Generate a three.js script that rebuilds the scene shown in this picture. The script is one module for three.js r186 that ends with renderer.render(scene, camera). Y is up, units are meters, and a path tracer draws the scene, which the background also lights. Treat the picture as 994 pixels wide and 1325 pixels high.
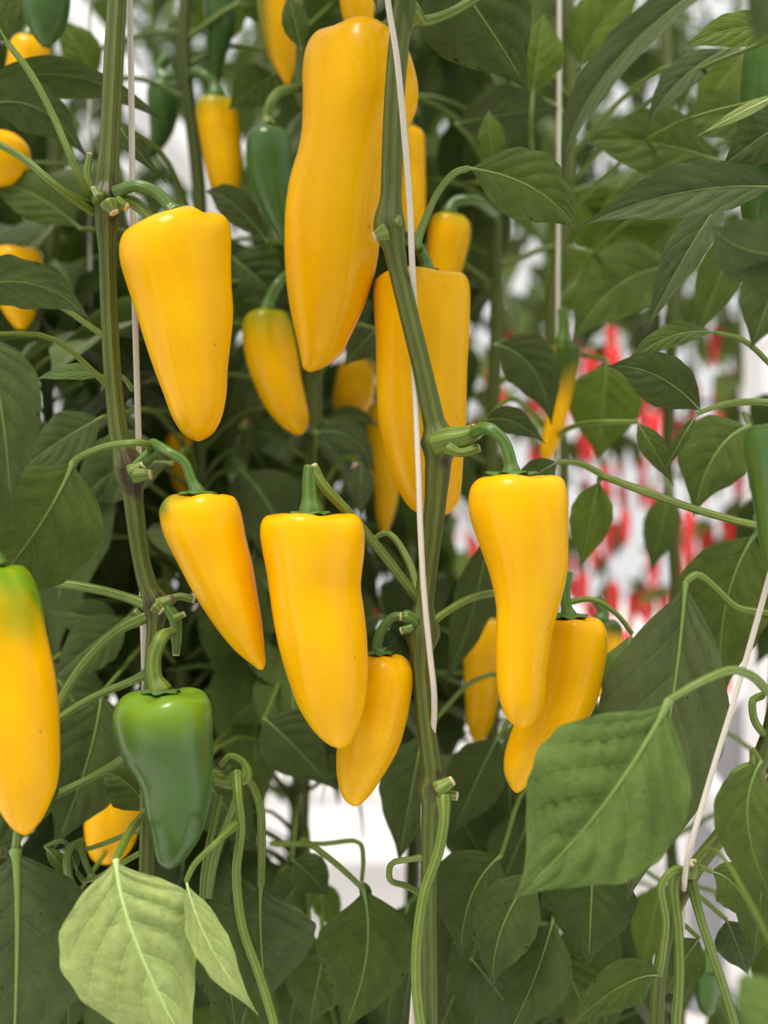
import * as THREE from 'three';
import { mergeGeometries } from 'three/addons/utils/BufferGeometryUtils.js';
import { ImprovedNoise } from 'three/addons/math/ImprovedNoise.js';

// ---------------------------------------------------------------- camera, sky, sun, exposure
const scene = new THREE.Scene();
const renderer = new THREE.WebGLRenderer();
renderer.toneMapping = THREE.LinearToneMapping;
renderer.toneMappingExposure = 1.03;
renderer.shadowMap.enabled = true;
const EYE = 1.3, FOV = 50, FPX = 662.5 / Math.tan((FOV / 2) * Math.PI / 180);
const camera = new THREE.PerspectiveCamera(FOV, 994 / 1325, 0.05, 60);
camera.position.set(0, EYE, 0);
camera.lookAt(0, EYE, -1);
camera.focus = 0.59;
camera.userData.fStop = 4.2;
{
  // even overcast sky as it comes through a diffusing glasshouse roof, brightest at the zenith
  const W = 64, H = 32, a = new Float32Array(W * H * 4);
  for (let j = 0; j < H; j++) for (let i = 0; i < W; i++) {
    const s = Math.max(0, Math.sin(((j + 0.5) / H - 0.5) * Math.PI)), l = 0.8 + 0.3 * s, o = (j * W + i) * 4;
    a[o] = l * 1.0; a[o + 1] = l * 1.0; a[o + 2] = l * 1.0; a[o + 3] = 1;
  }
  const t = new THREE.DataTexture(a, W, H, THREE.RGBAFormat, THREE.FloatType);
  t.mapping = THREE.EquirectangularReflectionMapping; t.magFilter = THREE.LinearFilter; t.needsUpdate = true;
  scene.background = t; scene.environment = t;
}
const sun = new THREE.DirectionalLight(0xfff6e8, 3.4);
sun.position.set(-0.7, 3.2 + EYE, 0.7); sun.target.position.set(0, EYE, -0.6);
sun.castShadow = true; sun.shadow.radius = 44; sun.shadow.mapSize.set(2048, 2048);
Object.assign(sun.shadow.camera, { left: -3, right: 3, top: 3, bottom: -3, near: 0.1, far: 12 });
scene.add(sun, sun.target);

// ---------------------------------------------------------------- helpers
const V = (x, y, z) => new THREE.Vector3(x, y, z);
const P = (px, py, d) => V((px - 497) * d / FPX, EYE - (py - 662.5) * d / FPX, -d);
const clamp = THREE.MathUtils.clamp, lerp = THREE.MathUtils.lerp, sstep = THREE.MathUtils.smoothstep;
function rng(seed) { let s = seed | 0; return () => { s = (s + 0x6d2b79f5) | 0; let t = Math.imul(s ^ (s >>> 15), 1 | s); t = (t + Math.imul(t ^ (t >>> 7), 61 | t)) ^ t; return ((t ^ (t >>> 14)) >>> 0) / 4294967296; }; }
const noise = new ImprovedNoise();
const used = new Map();
function numbered(n) { const k = used.get(n) || 0; used.set(n, k + 1); return k ? n + '_' + String(k).padStart(3, '0') : n; }
function mesh(name, geo, mat, parent, at) {
  const m = new THREE.Mesh(geo, mat); m.name = parent === scene ? numbered(name) : name; m.castShadow = m.receiveShadow = true;
  if (at) m.position.copy(at);
  parent.add(m); return m;
}
function thing(name, label, category, at, group) {
  const g = new THREE.Group(); g.name = numbered(name); g.position.copy(at); g.userData = { label, category };
  if (group) g.userData.group = group;
  scene.add(g); return g;
}
const noisef = (x, y, z) => noise.noise(x, y, z);
// geometry from a grid of rows x cols positions
function gridGeo(rows, cols, pos, uv, col, closeU = false) {
  const g = new THREE.BufferGeometry();
  g.setAttribute('position', new THREE.Float32BufferAttribute(pos, 3));
  g.setAttribute('uv', new THREE.Float32BufferAttribute(uv, 2));
  if (col) g.setAttribute('color', new THREE.Float32BufferAttribute(col, 3));
  const idx = [];
  for (let i = 0; i < rows - 1; i++) for (let j = 0; j < cols - 1; j++) { const a = i * cols + j, b = a + 1, c = a + cols, e = c + 1; idx.push(a, b, c, b, e, c); }
  g.setIndex(idx); g.computeVertexNormals();
  if (closeU) { // weld the normals of the seam
    const n = g.attributes.normal;
    for (let i = 0; i < rows; i++) { const a = i * cols, b = a + cols - 1, v = V(n.getX(a) + n.getX(b), n.getY(a) + n.getY(b), n.getZ(a) + n.getZ(b)).normalize(); n.setXYZ(a, v.x, v.y, v.z); n.setXYZ(b, v.x, v.y, v.z); }
  }
  return g;
}
// tube through points [{p, r}] with ridges; positions relative to org
function tubeGeo(pts, { seg = 8, per = 5, ridges = 0, ridge = 0.06, org = V(0, 0, 0), vscale = 12, cap = true, twist = 0 } = {}) {
  const curve = new THREE.CatmullRomCurve3(pts.map((q) => q.p), false, 'centripetal'), n = Math.max(2, (pts.length - 1) * per);
  const C = [], R = [];
  for (let i = 0; i <= n; i++) {
    const t = i / n; C.push(curve.getPoint(t));
    const k = t * (pts.length - 1), a = Math.min(Math.floor(k), pts.length - 2), f = k - a, e = f * f * (3 - 2 * f);
    R.push(lerp(pts[a].r, pts[a + 1].r, e));
  }
  let T = C[1].clone().sub(C[0]).normalize(), N = Math.abs(T.y) < 0.9 ? V(0, 1, 0) : V(1, 0, 0);
  N.addScaledVector(T, -N.dot(T)).normalize();
  const pos = [], uv = [], rows = []; let len = 0;
  const ring = (c, r, n1, b1, v) => { for (let j = 0; j <= seg; j++) { const th = j / seg * Math.PI * 2 + twist * v, q = r * (1 + (ridges ? ridge * Math.cos(ridges * th) : 0)); pos.push(c.x + (n1.x * Math.cos(th) + b1.x * Math.sin(th)) * q - org.x, c.y + (n1.y * Math.cos(th) + b1.y * Math.sin(th)) * q - org.y, c.z + (n1.z * Math.cos(th) + b1.z * Math.sin(th)) * q - org.z); uv.push(j / seg, v); } rows.push(1); };
  for (let i = 0; i <= n; i++) {
    const Tn = (i < n ? C[i + 1].clone().sub(C[i]) : C[i].clone().sub(C[i - 1])).normalize();
    N.addScaledVector(Tn, -N.dot(Tn)).normalize(); const B = Tn.clone().cross(N);
    if (i) len += C[i].distanceTo(C[i - 1]);
    if (cap && i === 0) { ring(C[0].clone().addScaledVector(Tn, -R[0] * 0.25), 1e-5, N, B, 0); ring(C[0].clone().addScaledVector(Tn, -R[0] * 0.2), R[0] * 0.7, N, B, 0); }
    ring(C[i], R[i], N, B, len * vscale);
    if (cap && i === n) { ring(C[n].clone().addScaledVector(Tn, R[n] * 0.2), R[n] * 0.7, N, B, len * vscale); ring(C[n].clone().addScaledVector(Tn, R[n] * 0.25), 1e-5, N, B, len * vscale); }
  }
  return gridGeo(rows.length, seg + 1, pos, uv, null, true);
}
// pixel path -> tube points: [x, y, rpx?, d?]
function path(list, d, r) { return list.map(([x, y, rr, dd]) => { const q = dd ?? d; return { p: P(x, y, q), r: (rr ?? r) * q / FPX }; }); }

// ---------------------------------------------------------------- textures and materials
function dataTex(w, h, f, srgb = true, rep) {
  const a = new Uint8Array(w * h * 4);
  for (let j = 0; j < h; j++) for (let i = 0; i < w; i++) { const c = f((i + 0.5) / w, (j + 0.5) / h), o = (j * w + i) * 4; a[o] = clamp(c[0], 0, 255); a[o + 1] = clamp(c[1], 0, 255); a[o + 2] = clamp(c[2], 0, 255); a[o + 3] = 255; }
  const t = new THREE.DataTexture(a, w, h); t.magFilter = THREE.LinearFilter; t.minFilter = THREE.LinearMipmapLinearFilter; t.generateMipmaps = true;
  if (srgb) t.colorSpace = THREE.SRGBColorSpace;
  t.wrapS = t.wrapT = THREE.RepeatWrapping; if (rep) t.repeat.set(...rep); t.needsUpdate = true; return t;
}
// distance to the nearest side vein: u in -1..1 across, v 0 at the base .. 1 at the tip
function veinAt(u, v, side = 0) {
  const a = Math.abs(u), k = 6.2; let x = (v - 0.34 * Math.pow(a, 1.25) + side) * k; x = x - Math.floor(x);
  return Math.min(x, 1 - x) / k;
}
function leafPattern(u0, v, spots, seed) {
  const u = u0 * 2 - 1, a = Math.abs(u);
  const side = u > 0 ? 0.03 : 0.11, dv = veinAt(u, v, side);
  let l = 205 + 22 * noisef(u * 2.2, v * 5, seed) + 16 * noisef(u * 9, v * 22, seed + 3) + 10 * noisef(u * 34, v * 80, seed + 7);
  l += 34 * Math.exp(-((dv / 0.0065) ** 2)) * (1 - a * 0.7) - 10 * Math.exp(-((dv / 0.02) ** 2)) * (1 - a);
  const fine = Math.abs(noisef(u * 13, v * 30, seed + 20)); l += 9 * Math.exp(-((fine / 0.06) ** 2));
  l += 28 * Math.exp(-((a / 0.035) ** 2));
  let c = [l, l, l * (0.97 - 0.06 * noisef(u * 3, v * 4, seed + 40))];
  for (const [su, sv, sr] of spots) {
    const e = Math.hypot((u - su) * 0.5, v - sv) / sr;
    if (e < 1.6) { const k = sstep(1.55 - e + 0.25 * noisef(u * 40, v * 60, seed), 0.25, 0.6), in_ = sstep(0.75 - e, 0, 0.3); c = c.map((x, i) => lerp(x, [70, 42, 40][i], k)); c = c.map((x, i) => lerp(x, [215, 190, 165][i], in_ * (sr > 0.012 ? 0.75 : 0))); }
  }
  return c;
}
const spotsA = [[0.93, 0.62, 0.014], [0.9, 0.74, 0.01], [-0.92, 0.55, 0.009], [0.82, 0.86, 0.015], [-0.86, 0.8, 0.012], [0.1, 0.965, 0.02], [0.96, 0.68, 0.008]];
const spotsB = [[-0.3, 0.35, 0.004], [0.2, 0.62, 0.004], [0.5, 0.5, 0.003], [0.05, 0.975, 0.012]];
const texLeaf = dataTex(256, 512, (u, v) => leafPattern(u, v, [], 1));
const texLeafSpots = dataTex(256, 512, (u, v) => leafPattern(u, v, spotsA, 5));
const texLeafSpecks = dataTex(256, 512, (u, v) => leafPattern(u, v, spotsB, 9));
const bumpLeaf = dataTex(256, 512, (u0, v) => { const u = u0 * 2 - 1, a = Math.abs(u), dv = veinAt(u, v, u > 0 ? 0.03 : 0.11); let h = 128 - 55 * Math.exp(-((dv / 0.012) ** 2)) * (1 - a * 0.6) + 26 * Math.abs(noisef(u * 13, v * 30, 21)) * 2 + 14 * noisef(u * 40, v * 90, 4); return [h, h, h]; }, false);
const texStem = dataTex(128, 512, (u, v) => {
  const s = Math.sin(u * Math.PI * 2 * 6 + 0.5 * noisef(u * 3, v * 3, 1)), s2 = Math.sin(u * Math.PI * 2 * 17 + noisef(u * 8, v * 4, 2));
  let l = 205 + 22 * s + 10 * s2 + 12 * noisef(u * 60, v * 14, 5) + 10 * noisef(u * 8, v * 24, 8);
  const fl = noisef(u * 38, v * 60, 31) > 0.62 ? -45 : 0; l += fl;
  return [l, l, l * 0.94];
});
const bumpStem = dataTex(128, 256, (u, v) => { const h = 128 + 70 * Math.sin(u * Math.PI * 2 * 6) + 35 * Math.sin(u * Math.PI * 2 * 17 + noisef(u * 8, v * 4, 2)) + 18 * noisef(u * 70, v * 12, 5); return [h, h, h]; }, false);
const texSkin = dataTex(512, 512, (u, v) => {
  const n = 8 * noisef(u * 14, v * 3, 1) + 6 * noisef(u * 5, v * 5, 6) + 3 * noisef(u * 60, v * 30, 3); let l = 244 + n;
  const f = noisef(u * 42, v * 36, 17); if (f > 0.78) l -= 60;
  return [l, l - 2 + n * 0.6, l];
});
const bumpSkin = dataTex(512, 256, (u, v) => { const h = 128 + 60 * noisef(u * 12, v * 3, 2) + 26 * noisef(u * 26, v * 9, 4); return [h, h, h]; }, false);
const texTwine = dataTex(64, 256, (u, v) => { const k = Math.sin((u * 2 + v * 24) * Math.PI * 2), l = 232 + 3 * k + 12 * noisef(u * 20, v * 90, 2); return [l, l * 0.985, l * 0.96]; });

const rgb = (r, g, b) => new THREE.Color(r / 255, g / 255, b / 255).convertSRGBToLinear();
const leafMat = (c, tr, tex, rough = 0.62) => {
  const m = new THREE.MeshPhysicalMaterial({ color: c, map: tex, bumpMap: bumpLeaf, bumpScale: 0.0011, roughness: 0.95, transmission: tr, thickness: 0, side: THREE.DoubleSide, specularIntensity: 0.5, clearcoat: 0.1, clearcoatRoughness: rough });
  return m;
};
const M = {
  // upper-face tones hold some light and shade in the colour; the underside is paler; leafBright stands for backlit leaves
  leafDark: leafMat(rgb(92, 111, 50), 0.32, texLeaf), leafDarkSpots: leafMat(rgb(92, 111, 50), 0.32, texLeafSpots),
  leafGrey: leafMat(rgb(96, 113, 66), 0.2, texLeafSpecks, 0.5), leafMid: leafMat(rgb(108, 131, 50), 0.42, texLeaf), leafMidSpots: leafMat(rgb(108, 131, 50), 0.42, texLeafSpots),
  leafFront: leafMat(rgb(116, 146, 70), 0.24, texLeafSpecks), leafBright: leafMat(rgb(128, 156, 46), 0.5, texLeaf), leafBrightSpecks: leafMat(rgb(128, 156, 46), 0.5, texLeafSpecks),
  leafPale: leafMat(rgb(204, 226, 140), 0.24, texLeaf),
  stem: new THREE.MeshPhysicalMaterial({ vertexColors: true, color: rgb(110, 124, 50), map: texStem, bumpMap: bumpStem, bumpScale: 0.0008, roughness: 0.5 }),
  petiole: new THREE.MeshPhysicalMaterial({ color: rgb(134, 160, 66), map: texStem, bumpMap: bumpStem, bumpScale: 0.0004, roughness: 0.45 }),
  rib: new THREE.MeshStandardMaterial({ color: rgb(118, 146, 72), roughness: 0.55 }),
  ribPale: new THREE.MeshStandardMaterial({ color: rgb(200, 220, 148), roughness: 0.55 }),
  stalk: new THREE.MeshPhysicalMaterial({ color: rgb(104, 146, 54), map: texStem, bumpMap: bumpStem, bumpScale: 0.0004, roughness: 0.38, clearcoat: 0.3, clearcoatRoughness: 0.3 }),
  calyx: new THREE.MeshPhysicalMaterial({ color: rgb(82, 120, 46), map: texSkin, roughness: 0.5 }),
  scar: new THREE.MeshStandardMaterial({ color: rgb(196, 178, 136), roughness: 0.85 }),
  bark: new THREE.MeshStandardMaterial({ color: rgb(112, 92, 70), roughness: 0.85 }),
  yellow: new THREE.MeshPhysicalMaterial({ color: 0xffffff, vertexColors: true, map: texSkin, bumpMap: bumpSkin, bumpScale: 0.0005, roughness: 0.3, specularIntensity: 0.26, clearcoat: 0.16, clearcoatRoughness: 0.1 }),
  green: new THREE.MeshPhysicalMaterial({ color: 0xffffff, vertexColors: true, map: texSkin, bumpMap: bumpSkin, bumpScale: 0.0006, roughness: 0.28, specularIntensity: 0.7, clearcoat: 0.2, clearcoatRoughness: 0.15 }),
  red: new THREE.MeshPhysicalMaterial({ color: rgb(225, 34, 34), roughness: 0.3, clearcoat: 0.5, clearcoatRoughness: 0.2 }),
  twine: new THREE.MeshStandardMaterial({ color: rgb(232, 229, 222), map: texTwine, bumpMap: texTwine, bumpScale: 0.0004, roughness: 0.9 }),
  whiteMetal: new THREE.MeshPhysicalMaterial({ color: rgb(236, 236, 240), roughness: 0.45 }),
  greyMetal: new THREE.MeshPhysicalMaterial({ color: rgb(128, 128, 134), roughness: 0.5 }),
  sheet: new THREE.MeshStandardMaterial({ color: rgb(240, 236, 234), roughness: 0.8 }),
  teal: new THREE.MeshPhysicalMaterial({ color: rgb(70, 140, 140), roughness: 0.5 }),
};

// ---------------------------------------------------------------- the place
{
  const f = mesh('floor', new THREE.BoxGeometry(16, 0.1, 20), M.sheet, scene, V(0, -0.05, -6)); f.userData = { kind: 'structure', label: 'white ground sheet on the greenhouse floor' };
}
function cyl(a, b, r, seg = 20) { return tubeGeo([{ p: a, r }, { p: a.clone().lerp(b, 0.5), r }, { p: b, r }], { seg, per: 2 }); }
{ // diagonal white brace behind the plants, from the ground up past the frame
  const a = P(-260, -410, 1.75), b0 = P(445, 452, 1.75), dir = b0.clone().sub(a).normalize(), b = a.clone().addScaledVector(dir, (a.y - 0.0) / -dir.y);
  const t = thing('brace_pipe', 'white slanting pipe behind the plants', 'pipe', b);
  mesh('pipe', tubeGeo([{ p: a, r: 0.03 }, { p: a.clone().lerp(b, 0.5), r: 0.03 }, { p: b, r: 0.03 }], { seg: 24, org: b }), M.whiteMetal, t);
  mesh('foot_plate', new THREE.CylinderGeometry(0.07, 0.07, 0.012, 24), M.whiteMetal, t, V(0, 0.006, 0));
}
{ // white greenhouse column at the far side of the right-hand plant
  const p = P(1012, 662, 2.3), t = thing('greenhouse_column', 'pale grey greenhouse column beside the slanting white string', 'column', V(p.x, 0, p.z));
  mesh('shaft', new THREE.BoxGeometry(0.12, 3.4, 0.12), M.whiteMetal, t, V(0, 1.7, 0));
  mesh('base_plate', new THREE.BoxGeometry(0.24, 0.015, 0.24), M.greyMetal, t, V(0, 0.0075, 0));
  for (const [x, z] of [[-0.09, -0.09], [0.09, -0.09], [-0.09, 0.09], [0.09, 0.09]]) mesh('bolt', new THREE.CylinderGeometry(0.012, 0.012, 0.03, 6), M.greyMetal, t, V(x, 0.03, z));
}
{ // grey pipe rail on its support in the aisle
  const a = P(935, 960, 2.9), c = P(918, 1060, 2.9);
  const t = thing('heating_pipe', 'grey heating pipe standing in the aisle behind the large front leaf', 'pipe', V(c.x, 0, c.z));
  const r = 0.045, pts = [V(a.x + 0.16, a.y + 0.16, a.z), V(a.x + 0.02, a.y, a.z), V(c.x, c.y, c.z), V(c.x, 0.02, c.z)].map((p) => ({ p, r }));
  mesh('pipe', tubeGeo(pts, { seg: 20, per: 8, org: t.position }), M.greyMetal, t);
  mesh('flange', new THREE.CylinderGeometry(0.09, 0.09, 0.02, 20), M.greyMetal, t, V(0, 0.012, 0));
}
{ // small teal tub on the floor
  const p = P(290, 1164, 3.6), t = thing('plastic_tub', 'small teal plastic tub on the white floor between the stems', 'tub', V(p.x, 0, p.z));
  mesh('body', new THREE.LatheGeometry([[0, 0.002], [0.085, 0.002], [0.1, 0.1], [0.106, 0.1], [0.106, 0.112], [0.096, 0.112], [0.08, 0.012], [0, 0.012]].map(([x, y]) => new THREE.Vector2(x, y)), 28), M.teal, t);
  mesh('handle', new THREE.TorusGeometry(0.1, 0.004, 6, 24, Math.PI), M.greyMetal, t, V(0, 0.1, 0));
}

// ---------------------------------------------------------------- leaves
const wLeaf = (t, neck = 0.09) => Math.pow(Math.max(0, Math.sin(Math.PI * Math.pow(t, 0.78))), 1.05) * (1 - 0.34 * sstep(t, 0.66, 0.97)) * (1 - 0.95 * Math.exp(-t / neck));
// b, c, e: base, control and tip of the midrib in the world; hw half width in metres; N0 the way the upper or lower face looks
function leafGeos(b, c, e, hw, N0, { fold = 0.22, curl = 0.12, wave = 0.1, seed = 1, rows = 22, cols = 11, twist = 0, rib = true, ribr = 1, quilted = 1, neck = 0.09 } = {}) {
  const q = new THREE.QuadraticBezierCurve3(b, c, e), pos = [], uv = [], ribPts = [], len = q.getLength(), rnd = rng(seed), ph = rnd() * 6.28, ph2 = rnd() * 6.28, fr = 2.2 + rnd() * 1.6, as = 1 + (rnd() - 0.5) * 0.12;
  for (let i = 0; i <= rows; i++) {
    const t = i / rows, p = q.getPoint(t), T = q.getTangent(t), N = N0.clone().addScaledVector(T, -N0.dot(T)).normalize();
    if (twist) N.applyAxisAngle(T, twist * (t - 0.4));
    const S = T.clone().cross(N), w = Math.max(wLeaf(t, neck) * hw, 0.0004);
    for (let j = 0; j < cols; j++) {
      const u = j / (cols - 1) * 2 - 1, a = Math.abs(u), ww = w * (u > 0 ? as : 2 - as), f = fold;
      const dvv = veinAt(u, t, u > 0 ? 0.03 : 0.11), quilt = hw * 0.1 * quilted * Math.sin(Math.min(1, dvv / 0.075) * 1.57) * (1 - a * 0.5) * Math.min(1, a * 4) * wLeaf(t);
      const warp = hw * 0.09 * a * noisef(t * 2.6 + seed * 1.7, u * 1.4, seed * 0.31) * wLeaf(t);
      const lift = warp + ww * a * Math.sin(f) - curl * ww * a * a + wave * hw * a * a * wLeaf(t) * Math.sin(fr * t * 6.28 + (u > 0 ? ph : ph2)) * 0.6 + quilt;
      const sx = u * ww * Math.cos(f) * (1 + 0.018 * Math.sin(t * 43 + ph + u));
      pos.push(p.x + S.x * sx + N.x * lift - b.x, p.y + S.y * sx + N.y * lift - b.y, p.z + S.z * sx + N.z * lift - b.z);
      uv.push(j / (cols - 1), t);
    }
    if (i % 3 === 0 && t < 0.97) ribPts.push({ p: p.clone().addScaledVector(N, 0.0002), r: lerp(0.0016, 0.0002, Math.pow(t, 0.42)) * ribr * clamp(hw / 0.03, 0.45, 1.1) });
  }
  return [gridGeo(rows + 1, cols, pos, uv, null), rib ? tubeGeo(ribPts, { seg: 6, per: 2, org: b, vscale: 30 }) : null, len];
}

// ---------------------------------------------------------------- plants: stems
const plants = [];
function plant(label, pts, { mat = M.stem, group, ridges = 6, ridge = 0.05, stains = [] } = {}) {
  const foot = pts[pts.length - 1].p, at = V(foot.x, 0, foot.z);
  const g = thing('pepper_plant', label, 'plant', at, group);
  const sg = tubeGeo(pts, { seg: 24, per: 8, ridges, ridge, org: at, vscale: 5 }), sp = sg.attributes.position, col = [], v = V(0, 0, 0);
  for (let i = 0; i < sp.count; i++) { // corky purple-brown stain where fruit and leaves were cut
    v.fromBufferAttribute(sp, i).add(at); let k = 0;
    for (const [c, r] of stains) k = Math.max(k, sstep(1 - v.distanceTo(c) / r + 0.5 * noisef(v.x * 260, v.y * 260, v.z * 260), 0.15, 0.6));
    col.push(lerp(1, 0.5, k), lerp(1, 0.26, k), lerp(1, 0.42, k));
  }
  sg.setAttribute('color', new THREE.Float32BufferAttribute(col, 3));
  mesh('stem', sg, mat, g);
  // attachment points along the stem
  const curve = new THREE.CatmullRomCurve3(pts.map((q) => q.p), false, 'centripetal');
  plants.push({ g, at, pts: curve.getPoints(60), curve }); return plants[plants.length - 1];
}
function toGround(list, d, x, r) { const q = path(list, d, r), l = q[q.length - 1]; q.push({ p: V(l.p.x, 0.55, l.p.z), r: l.r }, { p: V(l.p.x, 0.0, l.p.z), r: l.r * 1.2 }); return q; }
const LP = plant('pepper plant whose ridged stem runs up beside the unripe green pepper', toGround([[176, -1000, 9], [168, -700, 10], [162, -420, 11], [154, -160, 12], [152, -20, 12], [147, 80, 12.5], [142, 180, 12.5], [139, 235, 14.5], [138, 256, 23], [138, 282, 15], [139, 330, 11], [142, 420, 11], [147, 500, 11], [156, 572, 12.5], [168, 608, 21], [172, 642, 12.5], [182, 720, 11], [192, 760, 12], [202, 784, 18], [201, 810, 10.5], [196, 880, 9.5], [192, 960, 9.5], [190, 1100, 9.5], [186, 1325, 10]], 0.6, 0, 10), { stains: [[P(150, 246, 0.594), 0.0108], [P(168, 600, 0.594), 0.0121], [P(176, 628, 0.594), 0.0108], [P(204, 782, 0.594), 0.0121], [P(152, 280, 0.594), 0.0081]] });
const CP = plant('pepper plant whose ridged stem crosses in front of two long yellow peppers', toGround([[560, -1000, 9], [550, -700, 10], [540, -420, 11], [534, -160, 12.5], [527, -20, 13.5], [516, 60, 13], [509, 150, 12.5], [506, 250, 13], [504, 294, 20], [511, 325, 13.5], [516, 352, 12], [528, 402, 12], [546, 475, 12], [561, 543, 13.5], [568, 572, 23], [567, 602, 16], [563, 655, 13.5], [556, 720, 12], [549, 778, 12], [547, 818, 22], [545, 850, 13], [546, 880, 11.5], [553, 950, 11.5], [559, 998, 12], [560, 1022, 19], [557, 1050, 11], [555, 1150, 10], [556, 1325, 10]], 0.6, 0, 10), { stains: [[P(572, 1018, 0.594), 0.0108], [P(578, 600, 0.594), 0.0054], [P(519, 288, 0.594), 0.0054]] });
const RP = plant('pepper plant with a slanting stem tied to the slanting white string', toGround([[1130, -1000, 8], [1115, -700, 8], [1100, -420, 9], [1080, 0, 9], [1062, 300, 9], [1040, 600, 9.5], [1015, 830, 10], [998, 940, 10], [974, 1006, 12], [962, 1030, 13], [945, 1064, 10], [902, 1120, 11], [886, 1146, 12], [868, 1190, 9], [855, 1250, 9], [850, 1325, 9]], 0.58, 0, 9));
const BG = [];
const along = 'pepper plant further along the shaded second line';
const deep = 'pepper plant deep in the shade behind the second line';
for (const [k, [x, d, r, label]] of [[-70, 0.9, 9, 'shaded pepper plant behind the grey-green leaf with browned edges'], [62, 1.05, 8, 'shaded pepper plant behind the short yellow pepper and the long bare petiole'], [249, 0.92, 8, 'shaded pepper plant with a thin dark stem in front of the white slanting pipe'],
  [400, 0.9, 10, 'shaded pepper plant whose stem comes down below the hooked tip of the largest pepper'], [530, 1.12, 8, 'shaded pepper plant hidden behind the straight-sided yellow pepper'], [640, 0.92, 8, 'shaded pepper plant behind the bell-shouldered yellow pepper'],
  [727, 0.86, 8, 'pepper plant on the thin white string with the half green pepper'], [868, 1.05, 7, 'thinly leaved pepper plant in front of the red fruit'], [1010, 0.86, 8, 'shaded pepper plant by the big dark green pepper'], [1120, 1.0, 8, 'shaded pepper plant beside the pale column'],
  [-30, 1.3, 7, deep], [150, 1.35, 7, deep], [330, 1.3, 7, deep], [385, 1.4, 7, deep], [590, 1.35, 7, deep],
  [-230, 0.95, 8, along], [-390, 1.0, 8, along], [-540, 0.95, 8, along], [1260, 1.0, 8, along], [1420, 0.95, 8, along]].entries()) {
  const w = rng(50 + k), list = []; for (let y = -500; y <= 1350; y += 185) list.push([x + (w() - 0.5) * 26, y, r * (0.9 + 0.3 * w())]);
  BG.push(plant(label, toGround(list, d, 0, r), { mat: M.stem, group: label === along ? 'second line further along' : d > 1.2 ? 'third line of pepper plants' : 'second line of pepper plants' }));
}
function nearest(p, set = plants, behind = 0) { let best = null; for (const pl of set) for (const q of pl.pts) { if (q.z > behind) continue; const e = q.distanceTo(p); if (!best || e < best.e) best = { e, pl, q }; } return best; }
let leafCount = 0;
function addLeaf(pl, b, c, e, hw, N0, mat, pet, petMat, o = {}) {
  const [g, rb] = leafGeos(b, c, e, hw, N0, { seed: 100 + leafCount++, ...o });
  const lf = mesh('leaf', g, M[mat], pl.g, b.clone().sub(pl.at));
  if (rb) mesh('midrib', rb, mat === 'leafPale' ? M.ribPale : M.rib, lf);
  if (pet) mesh('petiole', tubeGeo(pet, { seg: 8, per: 4, org: b, ridges: 3, ridge: 0.08, vscale: 8 }), petMat, lf);
  return lf;
}
// leaves read off the photograph: base, tip, half width (all in pixels of the 994 x 1325 frame), distance, kind
function L(bx, by, tx, ty, hwpx, d, mat, o = {}) {
  const d2 = o.d2 ?? d, b = P(bx, by, d), e = P(tx, ty, d2), dm = (d + d2) / 2 - (o.out ?? 0.012);
  const c = o.c ? P(o.c[0] * 2 - (bx + tx) / 2, o.c[1] * 2 - (by + ty) / 2, dm) : P((bx + tx) / 2, (by + ty) / 2 - 6, dm);
  const T = e.clone().sub(b).normalize(), mid = b.clone().add(e).multiplyScalar(0.5), toEye = V(0, EYE, 0).sub(mid).normalize();
  const N = toEye.addScaledVector(T, -toEye.dot(T)).normalize().applyAxisAngle(T, (o.roll ?? 0) * Math.PI / 180);
  const hw = hwpx * (d + d2) / 2 / FPX;
  let pl = o.pl, pet = null; const pm = M.petiole, r = (o.pr ?? 3.6) * d / FPX;
  if (o.pet) {
    const q = path(o.pet, d, o.pr ?? 3.6); pl = pl ?? nearest(q[0].p).pl;
    q[0].r *= 1.25; pet = [...q, { p: b, r: q[q.length - 1].r * 0.9 }];
  } else {
    const n = nearest(b.clone().add(V(0, -0.015, -0.03)), pl ? [pl] : plants, pl ? 0 : b.z - 0.01); pl = n.pl;
    const m = n.q.clone().lerp(b, 0.55); m.y += Math.min(0.025, n.e * 0.2); m.z -= Math.min(0.03, n.e * 0.22);
    pet = [{ p: n.q, r: r * 1.3 }, { p: m, r }, { p: b, r: r * 0.8 }];
  }
  return addLeaf(pl, b, c, e, hw, N, mat, pet, pm, { fold: o.fold, curl: o.curl, wave: o.wave, twist: o.twist, rows: 40, cols: 17, ribr: o.rr, quilted: o.quilted, neck: o.neck });
}
const D = 'leafDark', DS = 'leafDarkSpots', G = 'leafGrey', MI = 'leafMid', MS = 'leafMidSpots', B = 'leafBright', BS = 'leafBrightSpecks', PA = 'leafPale', FR = 'leafFront';
// -- around the left-hand stem
L(94, 598, -44, 800, 84, 0.57, MI, { pl: LP, c: [44, 690], roll: -8, pr: 4.5, pet: [[202, 582, 5, 0.6], [178, 573], [140, 577], [108, 589]] });
L(-22, 432, 14, 663, 56, 0.52, DS, { c: [2, 530], roll: 10 });
L(-60, 380, 118, 417, 40, 0.55, DS, { c: [40, 366], roll: 38, fold: 0.1 });
L(136, 487, 44, 492, 13, 0.63, FR, { pl: LP, c: [90, 482], roll: 35, pet: [[172, 505, 3], [158, 488, 3]] });
L(132, 540, 28, 606, 36, 0.7, D, { roll: 25 });
L(222, 600, 92, 668, 52, 0.72, D, { c: [150, 610], roll: 30 });
L(-30, 118, 217, 162, 34, 0.7, D, { c: [95, 98], roll: 45 });
L(-24, 138, 112, 205, 36, 0.69, D, { c: [50, 140], roll: 20 });
L(150, 155, 215, 237, 12, 0.66, D, { c: [170, 185] });
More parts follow.
